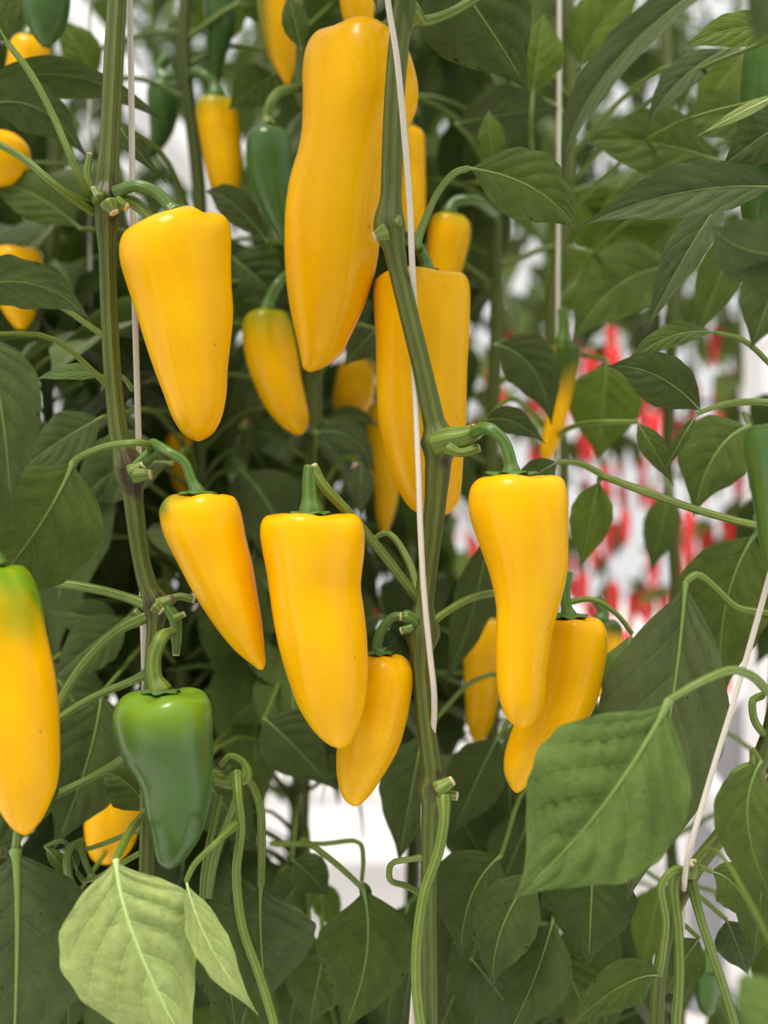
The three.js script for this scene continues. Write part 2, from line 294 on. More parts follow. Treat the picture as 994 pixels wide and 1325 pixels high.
L(104, 296, -20, 236, 34, 0.78, MI, { c: [40, 250], roll: 20 });
L(124, 104, 80, 24, 26, 0.88, B, {});
L(10, 56, -60, -60, 50, 0.56, MI, { pl: LP, pr: 4.6, pet: [[118, 256, 5, 0.6], [98, 218], [72, 156], [40, 95]] });
L(-14, 180, -140, 140, 50, 0.57, MI, { pl: LP, pr: 5, pet: [[120, 272, 6, 0.6], [72, 240], [28, 203]] });
L(30, 750, -120, 800, 70, 0.6, MI, { pl: LP, pr: 6, pet: [[197, 786, 7, 0.6], [160, 772], [110, 760]] });
L(60, 950, -40, 1120, 60, 0.6, D, { pl: LP, pr: 6.3, pet: [[190, 798, 7, 0.6], [150, 818], [104, 866], [74, 917]] });
L(60, 945, -60, 1010, 50, 0.63, D, { pl: LP, pr: 5.2, pet: [[194, 870, 6, 0.61], [165, 884], [120, 903], [74, 932]] });
L(166, 800, 66, 882, 36, 0.73, D, { roll: 20 });
L(160, 812, 62, 790, 26, 0.75, D, {});
L(150, 1112, 258, 1385, 94, 0.53, PA, { pl: LP, c: [178, 1225], roll: -8, fold: 0.12, curl: 0.25, quilted: 1.5, neck: 0.15, pr: 5.5, pet: [[192, 1020, 5, 0.605], [188, 1046, 5, 0.6], [168, 1076, 5.5, 0.56]] });
L(241, 1140, 334, 1313, 32, 0.54, PA, { pl: LP, c: [272, 1225], roll: -35, fold: 0.35, neck: 0.15, pr: 4, pet: [[306, 1066, 5, 0.57], [280, 1090], [252, 1118]] });
L(262, 1160, 306, 1350, 46, 0.58, DS, { pl: LP, c: [290, 1240], pr: 5, pet: [[284, 1030, 4, 0.59], [272, 1085], [264, 1130]] });
L(20, 1100, 14, 1440, 102, 0.56, G, { pl: LP, c: [22, 1230], fold: 0.1, neck: 0.14, rr: 2.0, pr: 6, pet: [[191, 960, 5, 0.61], [130, 1000, 5, 0.625], [60, 1036, 6, 0.61], [26, 1064]] });
L(338, 1146, 346, 1302, 74, 0.62, G, { c: [338, 1215], roll: 14, fold: 0.05, neck: 0.14, pr: 5.5, pet: [[302, 1004, 4, 0.61], [322, 1010, 5], [336, 1040], [339, 1090]] });
L(365, 1370, 380, 1500, 50, 0.57, MI, { pl: LP, pr: 6.2, pet: [[306, 1000, 6, 0.58], [308, 1030], [312, 1073], [306, 1128], [314, 1200], [337, 1265], [355, 1325]] });
L(132, 896, 70, 1098, 62, 0.68, DS, { c: [112, 990], roll: 10 });
L(194, 1052, 128, 1000, 32, 0.64, MI, { c: [162, 1012], roll: 5 });
L(58, 1096, 100, 1148, 10, 0.62, B, { pet: [[190, 1070, 3, 0.62], [100, 1100, 3], [80, 1088, 3]] });
L(100, 1128, 84, 1090, 9, 0.62, MI, { pet: [[188, 1100, 3, 0.62], [110, 1140, 3.5]] });
L(92, 1170, 88, 1345, 56, 0.68, D, {});
L(20, 1075, -10, 1115, 24, 0.63, D, {});
L(818, 820, 784, 934, 30, 0.63, FR, { roll: 40, pr: 3.4, pet: [[733, 780, 3.5, 0.64], [768, 776], [797, 794]] });
L(528, 1170, 498, 1340, 40, 0.74, D, {}); L(602, 1140, 574, 1300, 40, 0.74, D, {}); L(640, 1180, 612, 1345, 46, 0.72, D, {}); L(400, 1200, 372, 1345, 46, 0.72, D, {}); L(330, 1250, 300, 1390, 46, 0.7, MI, {}); L(585, 1040, 640, 1140, 36, 0.78, D, {}); L(690, 1050, 640, 1170, 40, 0.76, D, {});
L(760, 1230, 790, 1345, 40, 0.74, D, {}); L(600, 1260, 560, 1360, 36, 0.78, D, {}); L(250, 990, 330, 1100, 40, 0.76, D, {}); L(60, 860, 130, 960, 44, 0.76, D, {}); L(420, 1230, 400, 1330, 40, 0.7, MI, {});
// -- middle
L(376, 876, 292, 940, 34, 0.82, MI, { roll: 15 });
L(342, 930, 434, 1022, 44, 0.74, D, { c: [380, 965], roll: -10 });
L(548, 946, 516, 1116, 42, 0.72, D, { roll: 10 });
L(470, 1150, 442, 1338, 64, 0.66, MS, { c: [474, 1240], fold: 0.12, pr: 4, pet: [[392, 1088, 4, 0.72], [410, 1098], [440, 1122]] });
L(468, 1140, 480, 1180, 8, 0.68, D, { pet: [[352, 1092, 3, 0.75], [420, 1092, 3, 0.7], [466, 1091, 3], [470, 1112, 3]] });
L(378, 1112, 426, 1160, 26, 0.74, D, {});
L(412, 1140, 436, 1208, 20, 0.84, B, {});
L(400, 1130, 352, 1190, 28, 0.78, D, {});
L(648, 1108, 596, 1240, 56, 0.66, DS, { c: [610, 1160], roll: 12 });
L(694, 1126, 638, 1278, 44, 0.62, DS, { c: [650, 1200], roll: 10 });
L(716, 1190, 655, 1345, 44, 0.63, D, { c: [690, 1270] });
L(720, 1220, 770, 1345, 40, 0.66, MI, {});
L(610, 1240, 690, 1350, 40, 0.67, G, {});
L(645, 952, 586, 1080, 40, 0.76, D, { roll: 12 });
L(660, 1000, 660, 1110, 30, 0.78, D, {});
L(546, 1160, 520, 1330, 30, 0.7, D, { pl: CP, pet: [[548, 1110, 4, 0.6], [532, 1112, 4, 0.6], [507, 1118, 4, 0.6], [505, 1138, 4, 0.6], [524, 1146, 4, 0.61], [546, 1158, 4, 0.63]] });
L(548, 1340, 560, 1480, 50, 0.58, MI, { pl: CP, pr: 7, pet: [[574, 1030, 8, 0.585], [575, 1060], [567, 1104], [550, 1153], [540, 1218], [539, 1273], [544, 1320]] });
L(632, 690, 576, 886, 28, 0.76, D, { c: [612, 790], roll: 15 });
L(640, 446, 714, 550, 38, 0.76, D, { c: [690, 478], roll: -20 });
L(626, 545, 706, 574, 20, 0.68, DS, { c: [665, 546], roll: -25 });
L(606, 218, 749, 300, 50, 0.62, MS, { pl: CP, c: [690, 244], roll: -25, fold: 0.15, pr: 4.6, pet: [[536, 318, 6, 0.605], [548, 290, 5, 0.61], [566, 250], [588, 224]] });
L(560, -60, 684, 118, 74, 0.66, DS, { c: [622, 20], roll: -10, fold: 0.1, curl: 0.2 });
L(640, -20, 720, -120, 40, 0.62, MI, { pl: CP, pr: 6, pet: [[534, 10, 8, 0.6], [550, 27, 7], [580, 18], [612, 0]] });
L(752, 88, 838, -20, 40, 0.86, B, { c: [780, 30] });
L(690, 120, 704, 18, 34, 0.8, BS, { pet: [[688, 200, 3, 0.84], [687, 160, 3]] });
L(960, -50, 729, 226, 30, 0.5, G, { c: [790, 88], roll: 24, fold: 0.5, d2: 0.53, curl: 0 });
L(1020, 42, 882, 64, 26, 0.6, B, { c: [950, 38], roll: 30 });
L(944, 62, 836, 164, 24, 0.7, G, { c: [880, 105], roll: 25, fold: 0.4 });
L(966, 70, 896, 154, 30, 0.9, B, {});
L(930, 208, 752, 184, 46, 0.76, MI, { c: [840, 185], roll: 20 });
L(1000, 155, 870, 168, 34, 0.82, MI, { c: [930, 150], roll: 15 });
L(1010, 122, 903, 176, 8, 0.6, PA, { c: [960, 145], fold: 0.1 });
L(1004, 243, 750, 293, 40, 0.58, G, { pl: RP, c: [880, 250], roll: 18, fold: 0.42, pet: [[1068, 250, 5, 0.58], [1040, 240, 4]] });
L(1030, 150, 934, 216, 36, 0.64, D, { roll: 10 });
L(1024, 330, 922, 292, 48, 0.5, G, { c: [960, 320], roll: -30 });
L(1020, 330, 972, 452, 40, 0.5, D, {});
L(940, 250, 832, 434, 30, 0.62, G, { c: [888, 330], roll: 20, fold: 0.5 });
L(960, 290, 900, 440, 30, 0.74, MI, {});
L(880, 345, 740, 445, 56, 0.8, MI, { c: [800, 370], roll: 25 });
L(780, 330, 700, 410, 40, 0.9, B, {});
L(924, 430, 802, 479, 18, 0.62, MI, { pl: RP, c: [862, 438], roll: 30, pr: 3.6, pet: [[1052, 520, 4, 0.58], [1000, 474], [962, 440]] });
L(908, 533, 786, 474, 34, 0.6, D, { pl: RP, c: [850, 486], roll: -5, fold: 0.1, pr: 3.4, pet: [[1050, 528, 4, 0.58], [985, 519], [940, 522]] });
L(902, 536, 858, 614, 8, 0.62, MI, { pl: RP, pet: [[1050, 540, 3, 0.58], [985, 522, 3], [930, 526, 3]] });
L(786, 466, 774, 596, 48, 0.86, B, { fold: 0.1 });
L(824, 546, 872, 628, 16, 0.68, MI, { pr: 3.4, pet: [[722, 566, 3.5, 0.86], [742, 552, 3.5, 0.74], [780, 546]] });
L(775, 622, 752, 736, 28, 0.72, BS, { pl: RP, pr: 4.5, pet: [[1030, 690, 5, 0.58], [960, 676, 5, 0.6], [902, 660, 5, 0.62], [837, 638, 5, 0.64], [786, 619, 4, 0.66]] });
L(722, 598, 660, 640, 20, 0.66, D, { pl: RP, pr: 4.2, pet: [[905, 662, 4, 0.62], [837, 636, 4.4, 0.64], [786, 618], [750, 600]] });
L(970, 552, 898, 668, 52, 0.7, MI, { c: [925, 590], roll: 15, rr: 1.6 });
L(868, 636, 842, 742, 24, 0.92, MI, {});
L(888, 752, 812, 1165, 92, 0.6, G, { pl: RP, c: [862, 960], roll: 20, fold: 0.42, curl: 0.2, pr: 5, pet: [[1020, 800, 6, 0.58], [985, 793], [952, 786], [922, 758], [902, 744]] });
L(768, 1110, 762, 1248, 62, 0.63, DS, { fold: 0.05, curl: 0.25 });
L(978, 690, 936, 912, 62, 0.66, MI, { pl: RP, c: [938, 790], roll: 8 });
L(866, 906, 666, 1162, 105, 0.5, FR, { pl: RP, c: [778, 1046], roll: -6, fold: 0.12, curl: 0.16, wave: 0.2, quilted: 2, neck: 0.12, rr: 1.3, pr: 5.5, pet: [[1012, 905, 6, 0.58], [994, 894, 6, 0.55], [972, 874, 6, 0.52], [944, 868, 6, 0.505], [908, 882]] });
L(985, 985, 1008, 1180, 42, 0.52, MI, { pl: RP, c: [968, 1070] });
L(920, 1128, 982, 1208, 30, 0.56, MI, { pl: RP, c: [955, 1150], pet: [[892, 1128, 4, 0.58], [906, 1122]] });
L(905, 1214, 858, 1290, 28, 0.62, MI, { pl: RP });
L(940, 1190, 968, 1262, 28, 0.64, G, { pl: RP });
L(990, 1120, 975, 1245, 30, 0.6, MI, { pl: RP });
L(853, 1262, 730, 1336, 30, 0.56, MS, { pl: RP, c: [800, 1278], roll: -15, pr: 5, pet: [[888, 1128, 5, 0.58], [868, 1128], [856, 1146], [862, 1190], [858, 1232]] });
L(874, 1350, 880, 1470, 50, 0.57, MI, { pl: RP, pr: 6.5, pet: [[880, 1128, 6, 0.57], [873, 1140], [878, 1200], [880, 1260], [876, 1325]] });
L(956, 1350, 990, 1470, 50, 0.57, MI, { pl: RP, pr: 6, pet: [[894, 1140, 6, 0.575], [904, 1180], [918, 1224], [940, 1290], [950, 1325]] });
L(856, 1140, 830, 1260, 28, 0.82, B, {});
L(800, 1190, 700, 1330, 46, 0.72, D, {});
L(1040, 1300, 962, 1360, 70, 0.36, FR, { pl: RP, roll: 10 });
L(1030, -60, 975, 60, 40, 0.34, G, { pl: RP });
L(422, 546, 492, 552, 14, 0.84, D, { c: [455, 538] });
L(408, 560, 486, 612, 18, 0.8, G, { c: [455, 566] });
L(468, 598, 466, 668, 18, 0.8, G, {});
L(296, 330, 374, 400, 38, 0.87, D, {});
L(488, 426, 446, 474, 20, 0.74, D, {});
L(390, 64, 372, -10, 18, 0.72, MI, {});
L(356, 96, 296, 142, 28, 0.84, MI, {});
L(638, 214, 632, 142, 18, 0.8, B, { pl: CP, pet: [[600, 240, 3, 0.9], [636, 226, 3]] });
L(590, 160, 726, 140, 42, 0.84, G, { roll: 30 });
L(346, 312, 266, 248, 22, 0.77, D, { c: [300, 262] });
L(380, 20, 300, -40, 40, 0.86, MI, {});
L(250, 40, 330, 10, 30, 1.0, B, {});
L(730, 250, 830, 330, 40, 1.0, B, {});
L(860, 240, 760, 345, 44, 0.98, B, {});

// ---------------------------------------------------------------- small pieces on the stems
function stub(pl, list, d, r, endMat = M.scar, name = 'cut_stub', mat = M.petiole) {
  const q = path(list, d, r), o = q[0].p, s = mesh(name, tubeGeo(q, { seg: 12, per: 4, org: o, ridges: 5, ridge: 0.06 }), mat, pl.g, o.clone().sub(pl.at));
  const e = q[q.length - 1], k = q[q.length - 2], dir = e.p.clone().sub(k.p).normalize();
  const disc = new THREE.TorusGeometry(e.r * 0.62, e.r * 0.36, 8, 16); disc.lookAt(dir);
  mesh('scar', disc, endMat, s, e.p.clone().sub(o).addScaledVector(dir, e.r * 0.14));
}
stub(LP, [[140, 262, 12], [147, 274, 7]], 0.58, 7); stub(LP, [[128, 258, 10], [120, 246, 6]], 0.59, 6); stub(LP, [[150, 262, 9], [163, 268, 6]], 0.585, 6);
stub(LP, [[120, 252, 4, 0.59], [113, 225, 5, 0.59], [116, 200, 4, 0.59]], 0.59, 4); stub(LP, [[155, 257, 8, 0.6], [176, 264, 8, 0.592], [197, 284, 7, 0.59]], 0.59, 7);
stub(LP, [[170, 612, 11], [184, 603, 6]], 0.585, 6); stub(LP, [[174, 616, 10], [193, 614, 7]], 0.582, 6); stub(LP, [[176, 606, 9, 0.59], [192, 590, 9, 0.588], [204, 578, 6, 0.59]], 0.59, 6, M.scar, 'node_branch', M.stalk);
stub(LP, [[200, 784, 9], [208, 790, 6]], 0.583, 6); stub(LP, [[206, 784, 10], [222, 776, 7]], 0.59, 6, M.bark); stub(LP, [[215, 784, 7, 0.59], [226, 800, 8, 0.59], [228, 822, 7, 0.59], [228, 846, 5, 0.59]], 0.59, 6, M.scar, 'node_branch', M.stalk); stub(LP, [[226, 800, 5, 0.586], [238, 795, 4, 0.586]], 0.586, 4);
stub(LP, [[186, 800, 6, 0.6], [177, 790, 5, 0.6]], 0.6, 5, M.scar, 'cut_stub', M.petiole); stub(LP, [[212, 780, 6, 0.6], [232, 772, 5, 0.6], [250, 776, 5, 0.6]], 0.6, 5, M.scar, 'node_branch', M.petiole);
stub(CP, [[500, 300, 12], [486, 306, 7]], 0.59, 6); stub(CP, [[515, 290, 8], [518, 280, 4]], 0.588, 4, M.bark);
stub(CP, [[566, 574, 17, 0.595], [582, 570, 17, 0.59], [598, 567, 15, 0.588], [615, 559, 11, 0.588]], 0.59, 10, M.scar, 'node_branch', M.petiole); stub(CP, [[580, 580, 9, 0.585], [596, 586, 6, 0.583], [618, 580, 6, 0.585]], 0.585, 5);
stub(CP, [[536, 806, 10, 0.595], [527, 798, 9, 0.592], [520, 798, 6, 0.592]], 0.592, 6, M.scar, 'node_branch', M.stalk); stub(CP, [[534, 812, 6, 0.59], [520, 816, 5, 0.59]], 0.59, 5, M.scar, 'cut_stub', M.stalk); 
stub(CP, [[566, 1022, 11], [584, 1011, 7]], 0.585, 7); stub(CP, [[568, 1026, 9], [590, 1030, 6]], 0.588, 6); stub(CP, [[552, 812, 7, 0.6], [572, 796, 5, 0.6], [610, 774, 5, 0.62], [660, 764, 5, 0.66]], 0.6, 5, M.scar, 'node_branch', M.petiole);
stub(RP, [[960, 1030, 8, 0.57], [952, 1022, 6, 0.565]], 0.57, 6, M.bark); stub(RP, [[893, 1130, 10, 0.57], [898, 1118, 7, 0.565]], 0.57, 7, M.scar);
stub(RP, [[962, 1026, 4, 0.57], [946, 1014, 4, 0.57], [950, 1000, 4, 0.57], [972, 990, 4, 0.57], [990, 1004, 4, 0.57]], 0.57, 4, M.scar, 'tendril', M.petiole); stub(RP, [[948, 1046, 4, 0.57], [938, 1034, 4, 0.57], [940, 1016, 4, 0.57], [955, 1016, 4, 0.57]], 0.57, 4, M.scar, 'tendril', M.petiole);
stub(RP, [[986, 900, 5, 0.58], [974, 908, 5, 0.57], [976, 930, 5, 0.57], [990, 952, 5, 0.58]], 0.57, 4, M.scar, 'tendril', M.petiole);
stub(LP, [[282, 1008, 8, 0.6], [302, 1012, 9, 0.59], [318, 1004, 9, 0.59], [316, 988, 5, 0.59], [298, 978, 4, 0.59], [286, 990, 4, 0.59]], 0.59, 6, M.petiole, 'node_branch', M.petiole); stub(LP, [[200, 1000, 6, 0.62], [240, 990, 6, 0.62], [284, 1004, 7, 0.6]], 0.62, 6, M.petiole, 'node_branch', M.petiole);
stub(LP, [[310, 1020, 5, 0.6], [296, 1060, 5, 0.61], [278, 1110, 6, 0.62], [270, 1160, 5, 0.63]], 0.61, 5, M.petiole, 'node_branch', M.petiole);
stub(LP, [[95, 1150, 5, 0.62], [86, 1120, 5, 0.61], [90, 1098, 5, 0.61], [104, 1088, 4, 0.62]], 0.62, 4, M.scar, 'node_branch', M.petiole); stub(LP, [[104, 1092, 4, 0.62], [112, 1120, 4, 0.62], [122, 1136, 4, 0.63]], 0.62, 4, M.scar, 'node_branch', M.petiole);
stub(CP, [[540, 774, 6, 0.6], [503, 726, 6, 0.59], [474, 690, 6, 0.578], [445, 657, 6.5, 0.568], [416, 626, 7.5, 0.561], [404, 606, 9, 0.56]], 0.58, 6, M.scar, 'fruit_branch', M.petiole);
stub(CP, [[478, 700, 3, 0.63], [503, 690, 4, 0.62], [530, 728, 5, 0.61], [542, 770, 5, 0.6]], 0.61, 4, M.scar, 'node_branch', M.petiole);

// ---------------------------------------------------------------- strings
function string(list, d, label, r = 3.6) {
  const q = path(list, d, r), o = q[q.length - 1].p;
  const m = mesh('support_string', tubeGeo(q, { seg: 10, per: 10, org: o, vscale: 14 }), M.twine, scene, o.clone());
  m.userData = { label, category: 'string', group: 'white support strings' };
}
string([[164, -700], [167, -200], [168, 0], [170, 120], [172, 300], [176, 450], [180, 590], [184, 760, 4, 0.615], [187, 880, 4, 0.62], [190, 1325, 4, 0.625]], 0.612, 'white string hanging behind the pepper with the rounded tip beside the ridged stem', 4);
string([[484, -700, 4, 0.59], [496, -120, 4, 0.585], [502, 0, 4, 0.585], [513, 70, 4, 0.583], [523, 170, 4, 0.584], [530, 260, 4, 0.585], [533, 330, 4, 0.59], [536, 400, 4, 0.607], [536, 470, 4, 0.61], [539, 540, 4, 0.6], [542, 620, 4, 0.588], [544, 680, 4, 0.584], [549, 769, 4, 0.582], [557, 850, 4, 0.583], [562, 900, 4, 0.586], [560, 950, 4, 0.6], [550, 1010, 4, 0.615], [549, 1092, 4, 0.617], [557, 1182, 4, 0.617], [540, 1250, 4, 0.617], [533, 1325, 4, 0.617]], 0.6, 'white string wound along the stem in front of the long yellow peppers', 4);
string([[1215, -40, 4], [1080, 430, 4], [994, 752], [952, 900], [916, 1018], [890, 1112], [884, 1180, 3.8, 0.59], [872, 1330, 3.8, 0.59]], 0.555, 'slanting white string beside the large front leaf', 3.8);
string([[726, -900], [724, 0], [723, 250], [722, 446], [724, 1300]], 0.84, 'thin white string above the pepper that is half green and half yellow', 3);
string([[117, -900], [116, 0], [116, 190], [118, 500]], 0.95, 'thin white string hanging in front of the white slanting pipe', 2.2);

// ---------------------------------------------------------------- peppers
const YEL = rgb(254, 191, 0), GRN = rgb(86, 128, 40);
const fruit = [];
function pepper(st, d, label, o = {}) {
  if (d > 0.7) fruit.push([Math.min(...st.map((q) => q[1])), Math.max(...st.map((q) => q[2])), st[0][0], st[st.length - 1][0], d]);
  const { lobe = 0.05, phase = 0.4, dip = 0.2, depth = 1, col = YEL, tint, stalk, calyx = 0.34, ribs = 3, grp, lean = 0, name = 'pepper', mat = M.yellow, seg = 44, bumps = 0.07, tip } = o;
  const cv = new THREE.CatmullRomCurve3(st.map((s) => V(s[0], s[1], s[2])), false, 'centripetal'), S = cv.getPoints(58), sc = d / FPX;
  const y0 = S[0].x, y1 = S[S.length - 1].x, wmax = Math.max(...S.map((s) => (s.z - s.y) / 2)), topc = (S[0].y + S[0].z) / 2;
  const calC = st[0].length > 3 ? st[0][3] : topc;      // where the stalk leaves, in pixels across
  const rows = [], W0 = (S[0].z - S[0].y) / 2;
  const dimple = [[0.02, dip], [0.25, dip * 0.95], [0.45, dip * 0.7], [0.65, dip * 0.36], [0.82, dip * 0.12], [0.93, 0.02], [1.2, 0]];
  const dipAt = (k) => { for (let i = 1; i < dimple.length; i++) if (k <= dimple[i][0]) return lerp(dimple[i - 1][1], dimple[i][1], clamp((k - dimple[i - 1][0]) / (dimple[i][0] - dimple[i - 1][0]), 0, 1)); return 0; };
  for (const [k, q] of dimple.slice(0, 6)) rows.push([y0 + q * W0, lerp(calC, topc, k), W0 * k, 0]);
  for (let i = 0; i < S.length; i++) rows.push([S[i].x, (S[i].y + S[i].z) / 2, (S[i].z - S[i].y) / 2, (S[i].x - y0) / (y1 - y0)]);
  const l = S[S.length - 1]; rows.push([l.x + (l.z - l.y) * 0.1, (l.y + l.z) / 2, (l.z - l.y) * 0.18, 1], [l.x + (l.z - l.y) * 0.12, (l.y + l.z) / 2, 0.05, 1]);
  const org = P(calC, y0 + dip * W0 * 0.8, d), pos = [], uv = [], colr = [], c = new THREE.Color();
  for (const [y, cx, w, t] of rows) for (let j = 0; j <= seg; j++) {
    const th = j / seg * Math.PI * 2, cs = Math.cos(th), sn = Math.sin(th), amt = (1 - sstep(t, 0.55, 1)) * lobe + 0.015;
    const lob = Math.cos(ribs * th + phase + t * 0.5), f = 1 - amt * (0.5 - 0.5 * lob) * (1 - 0.65 * cs * cs) + 0.012 * noisef(cs * 1.3 + d * 9, sn * 1.3, t * 4);
    const top = (1 - sstep(t, 0, 0.16)) * sstep(w / Math.max(W0, 1), 0.3, 1) * bumps * wmax * (lob * 0.5 - 0.5) * (0.35 + 0.65 * Math.abs(sn));
    const p = P(cx + w * cs * f, y - top, d); p.z = -d + (w * sn * f * depth) * sc + lean * t;
    pos.push(p.x - org.x, p.y - org.y, p.z - org.z); uv.push(j / seg, 1 - t * 0.98 - 0.01);
    c.copy(col); if (tint) tint(c, t, th, y, cx + w * cs); colr.push(c.r, c.g, c.b);
  }
  const g = thing(name, label, 'pepper', org, grp);
  const geo = gridGeo(rows.length, seg + 1, pos, uv, colr, true);
  mesh('body', geo, mat, g);
  // calyx: small green collar with short teeth, pressed into the top
  if (calyx > 0) {
    const cp = [], cu = [], R = Math.max(W0 * calyx, 5) * sc, K = 30;
    const prof = [[0.0, 0.5], [0.45, 0.46], [0.7, 0.32], [0.92, 0.12], [1.06, 0.0], [1.0, -0.1], [0.5, -0.1]];
    for (const [r, h] of prof) for (let j = 0; j <= K; j++) { const th = j / K * Math.PI * 2, q = R * r * (1 + (r > 0.8 ? 0.16 * Math.cos(6 * th + phase) + 0.06 * Math.cos(4 * th) : 0)); cp.push(q * Math.cos(th), h * Math.min(R * 0.6, 0.0045) + 0.0009 + (dip * 0.8 - dipAt(q / sc / W0)) * W0 * sc + (r > 0.8 ? 0.0007 * Math.cos(6 * th) : 0), q * Math.sin(th)); cu.push(j / K, r); }
    mesh('calyx', gridGeo(prof.length, K + 1, cp, cu, null, true), M.calyx, g);
  }
  if (stalk) {
    const q = path(stalk, d, o.sr ?? 6.5); q[0].r *= 1.7; if (q.length > 2) q[1].r *= 1.08;
    q[0].p.copy(org).add(V(0, 0.001, 0)); mesh('stalk', tubeGeo(q, { seg: 14, per: 7, org, ridges: 5, ridge: 0.05, vscale: 9 }), o.stalkMat ?? M.stalk, g);
  }
  return g;
}
const gd = rgb(72, 108, 44);
const mixc = (c, to, k) => c.lerp(to, clamp(k, 0, 1));
const patch = (to, yA, yB, side = 0, amp = 0.35) => (c, t, th, y) => { const n = noisef(Math.cos(th) * 2, Math.sin(th) * 2, y * 0.02) * amp; mixc(c, to, (1 - sstep(y, yA, yB)) * (1 + n) + n * 0.3 * (y < yB) + side); };
// front fruit
pepper([[273, 226, 276, 224], [276, 216, 288], [283, 196, 295], [292, 172, 298], [303, 160, 299], [318, 154, 299], [340, 154.5, 299], [370, 163, 300], [402, 174, 302], [440, 186, 299], [475, 198, 295], [511, 212, 293], [540, 223, 287], [558, 234, 278], [566, 243, 269], [570, 252, 261]], 0.585,
  'plump yellow pepper tapering to a rounded tip, on an arching stalk', { phase: 1.2, bumps: 0.16, lobe: 0.09, stalk: [[224, 284], [218, 266], [203, 250], [178, 240], [150, 248, 8, 0.592]], sr: 7.5, calyx: 0.45 });
pepper([[39, 432, 492, 496], [42, 412, 510], [50, 402, 521], [65, 395, 531], [90, 391, 539], [116, 391, 544], [140, 391, 542], [165, 390, 531], [192, 386, 519], [230, 375, 506], [270, 369, 498], [310, 368, 494], [340, 369, 490], [366, 371, 483], [402, 376, 470], [439, 384, 452], [457, 388, 443], [468, 390, 431], [476, 392, 418], [480, 397, 408]], 0.65,
  'largest yellow pepper, long and wavy with a hooked tip, behind the ridged stem', { phase: 2.4, lobe: 0.1, bumps: 0.1, stalk: [[496, 48], [506, 30], [518, 12], [524, -6, 7, 0.61]], sr: 8 });
pepper([[354, 500, 590, 552], [356, 490, 600], [362, 484, 605], [375, 481.5, 608], [400, 482, 608], [440, 484, 607], [480, 485, 605], [520, 486, 604], [550, 489, 603], [585, 497, 600], [620, 508, 598], [648, 523, 594], [660, 534, 587], [667, 548, 575]], 0.655,
  'long straight-sided yellow pepper crossed by the stem and its white string', { phase: 0.2, lobe: 0.07, stalk: [[552, 358], [550, 338], [542, 322], [522, 305, 7, 0.61]], sr: 7, calyx: 0.5, dip: 0.06 });
pepper([[639, 228, 296, 256], [641, 220, 304], [648, 212, 309], [660, 207, 313], [680, 209, 317], [696, 214, 320], [732, 232, 329], [769, 252, 335], [805, 275, 340], [830, 294, 342], [845, 308, 343], [857, 323, 344], [866, 334, 341]], 0.57,
  'slim slanting yellow pepper with a pointed tip and a green patch on its shoulder', { phase: 2.6, lobe: 0.09, bumps: 0.12, stalk: [[256, 642], [248, 622], [238, 598], [217, 584], [198, 574, 7, 0.588]], sr: 6.2, calyx: 0.62, dip: 0.1, tint: (c, t, th, y, x) => mixc(c, GRN, 0.95 * Math.exp(-(((x - 213) / 11) ** 2) - (((y - 654) / 16) ** 2)) + 0.5 * Math.exp(-(((y - 640) / 6) ** 2) - (((x - 232) / 22) ** 2))) });
pepper([[664, 352, 450, 402], [666, 342, 462], [674, 336, 469], [690, 334.5, 472.5], [715, 338, 472], [740, 343, 469], [760, 346, 467.5], [785, 349, 471], [815, 354, 475], [845, 361, 477], [877, 371, 477], [913, 385, 472], [942, 403, 463], [956, 416, 456], [964, 427, 450], [967.5, 435, 443]], 0.56,
  'broad yellow pepper with an upright cut stalk, its tip overlapping a smaller one', { phase: 0.9, lobe: 0.11, stalk: [[402, 668], [401, 640], [401, 615], [403, 604, 10]], sr: 9.5, bumps: 0.1, calyx: 0.44, dip: 0.08 });
pepper([[847, 478, 512, 493], [850, 468, 524], [858, 460, 531], [870, 455, 535], [890, 450, 534.5], [915, 444, 531], [940, 439, 525.5], [965, 436, 518], [990, 435, 505], [1010, 437, 492], [1025, 441, 482], [1036, 447, 472], [1042, 455, 464]], 0.6,
  'small yellow pepper half behind the broad one, curving in to its tip', { phase: 1.9, stalk: [[494, 854], [488, 838], [494, 815], [510, 798], [528, 799, 6, 0.598]], sr: 6, calyx: 0.9, dip: 0.08 });
pepper([[614.5, 635, 712, 662], [616, 622, 722], [621, 613, 729], [632, 606, 733], [648, 604, 735], [665, 605, 735], [696, 615, 735], [732, 628, 734.5], [760, 636, 730], [787, 641, 723], [812, 641, 716], [841, 640.5, 711.5], [877, 642, 706.5], [900, 645, 705], [917, 650, 701], [932, 658, 693], [940, 668, 684], [942, 672, 680]], 0.565,
  'bell-shouldered yellow pepper narrowing to a long snout, on a hooked stalk', { phase: 0.1, lobe: 0.1, stalk: [[662, 617], [660, 598], [652, 572], [634, 555], [612, 560, 9, 0.588]], sr: 7.8, calyx: 0.72, dip: 0.08 });
pepper([[799, 716, 766, 736], [801, 708, 776], [808, 704, 782], [822, 702, 786], [845, 700, 785.5], [877, 692, 780], [913, 678, 770], [942, 664, 752], [965, 656, 732], [985, 652, 712], [1002, 653, 695], [1014, 658, 684], [1022, 663, 676], [1025.5, 667, 671]], 0.61,
  'yellow pepper slanting down behind the long-snouted one to the large front leaf', { phase: 1.4, stalk: [[736, 800], [733, 785], [731, 765], [735, 740]], sr: 6.5, calyx: 0.9, dip: 0.08 });
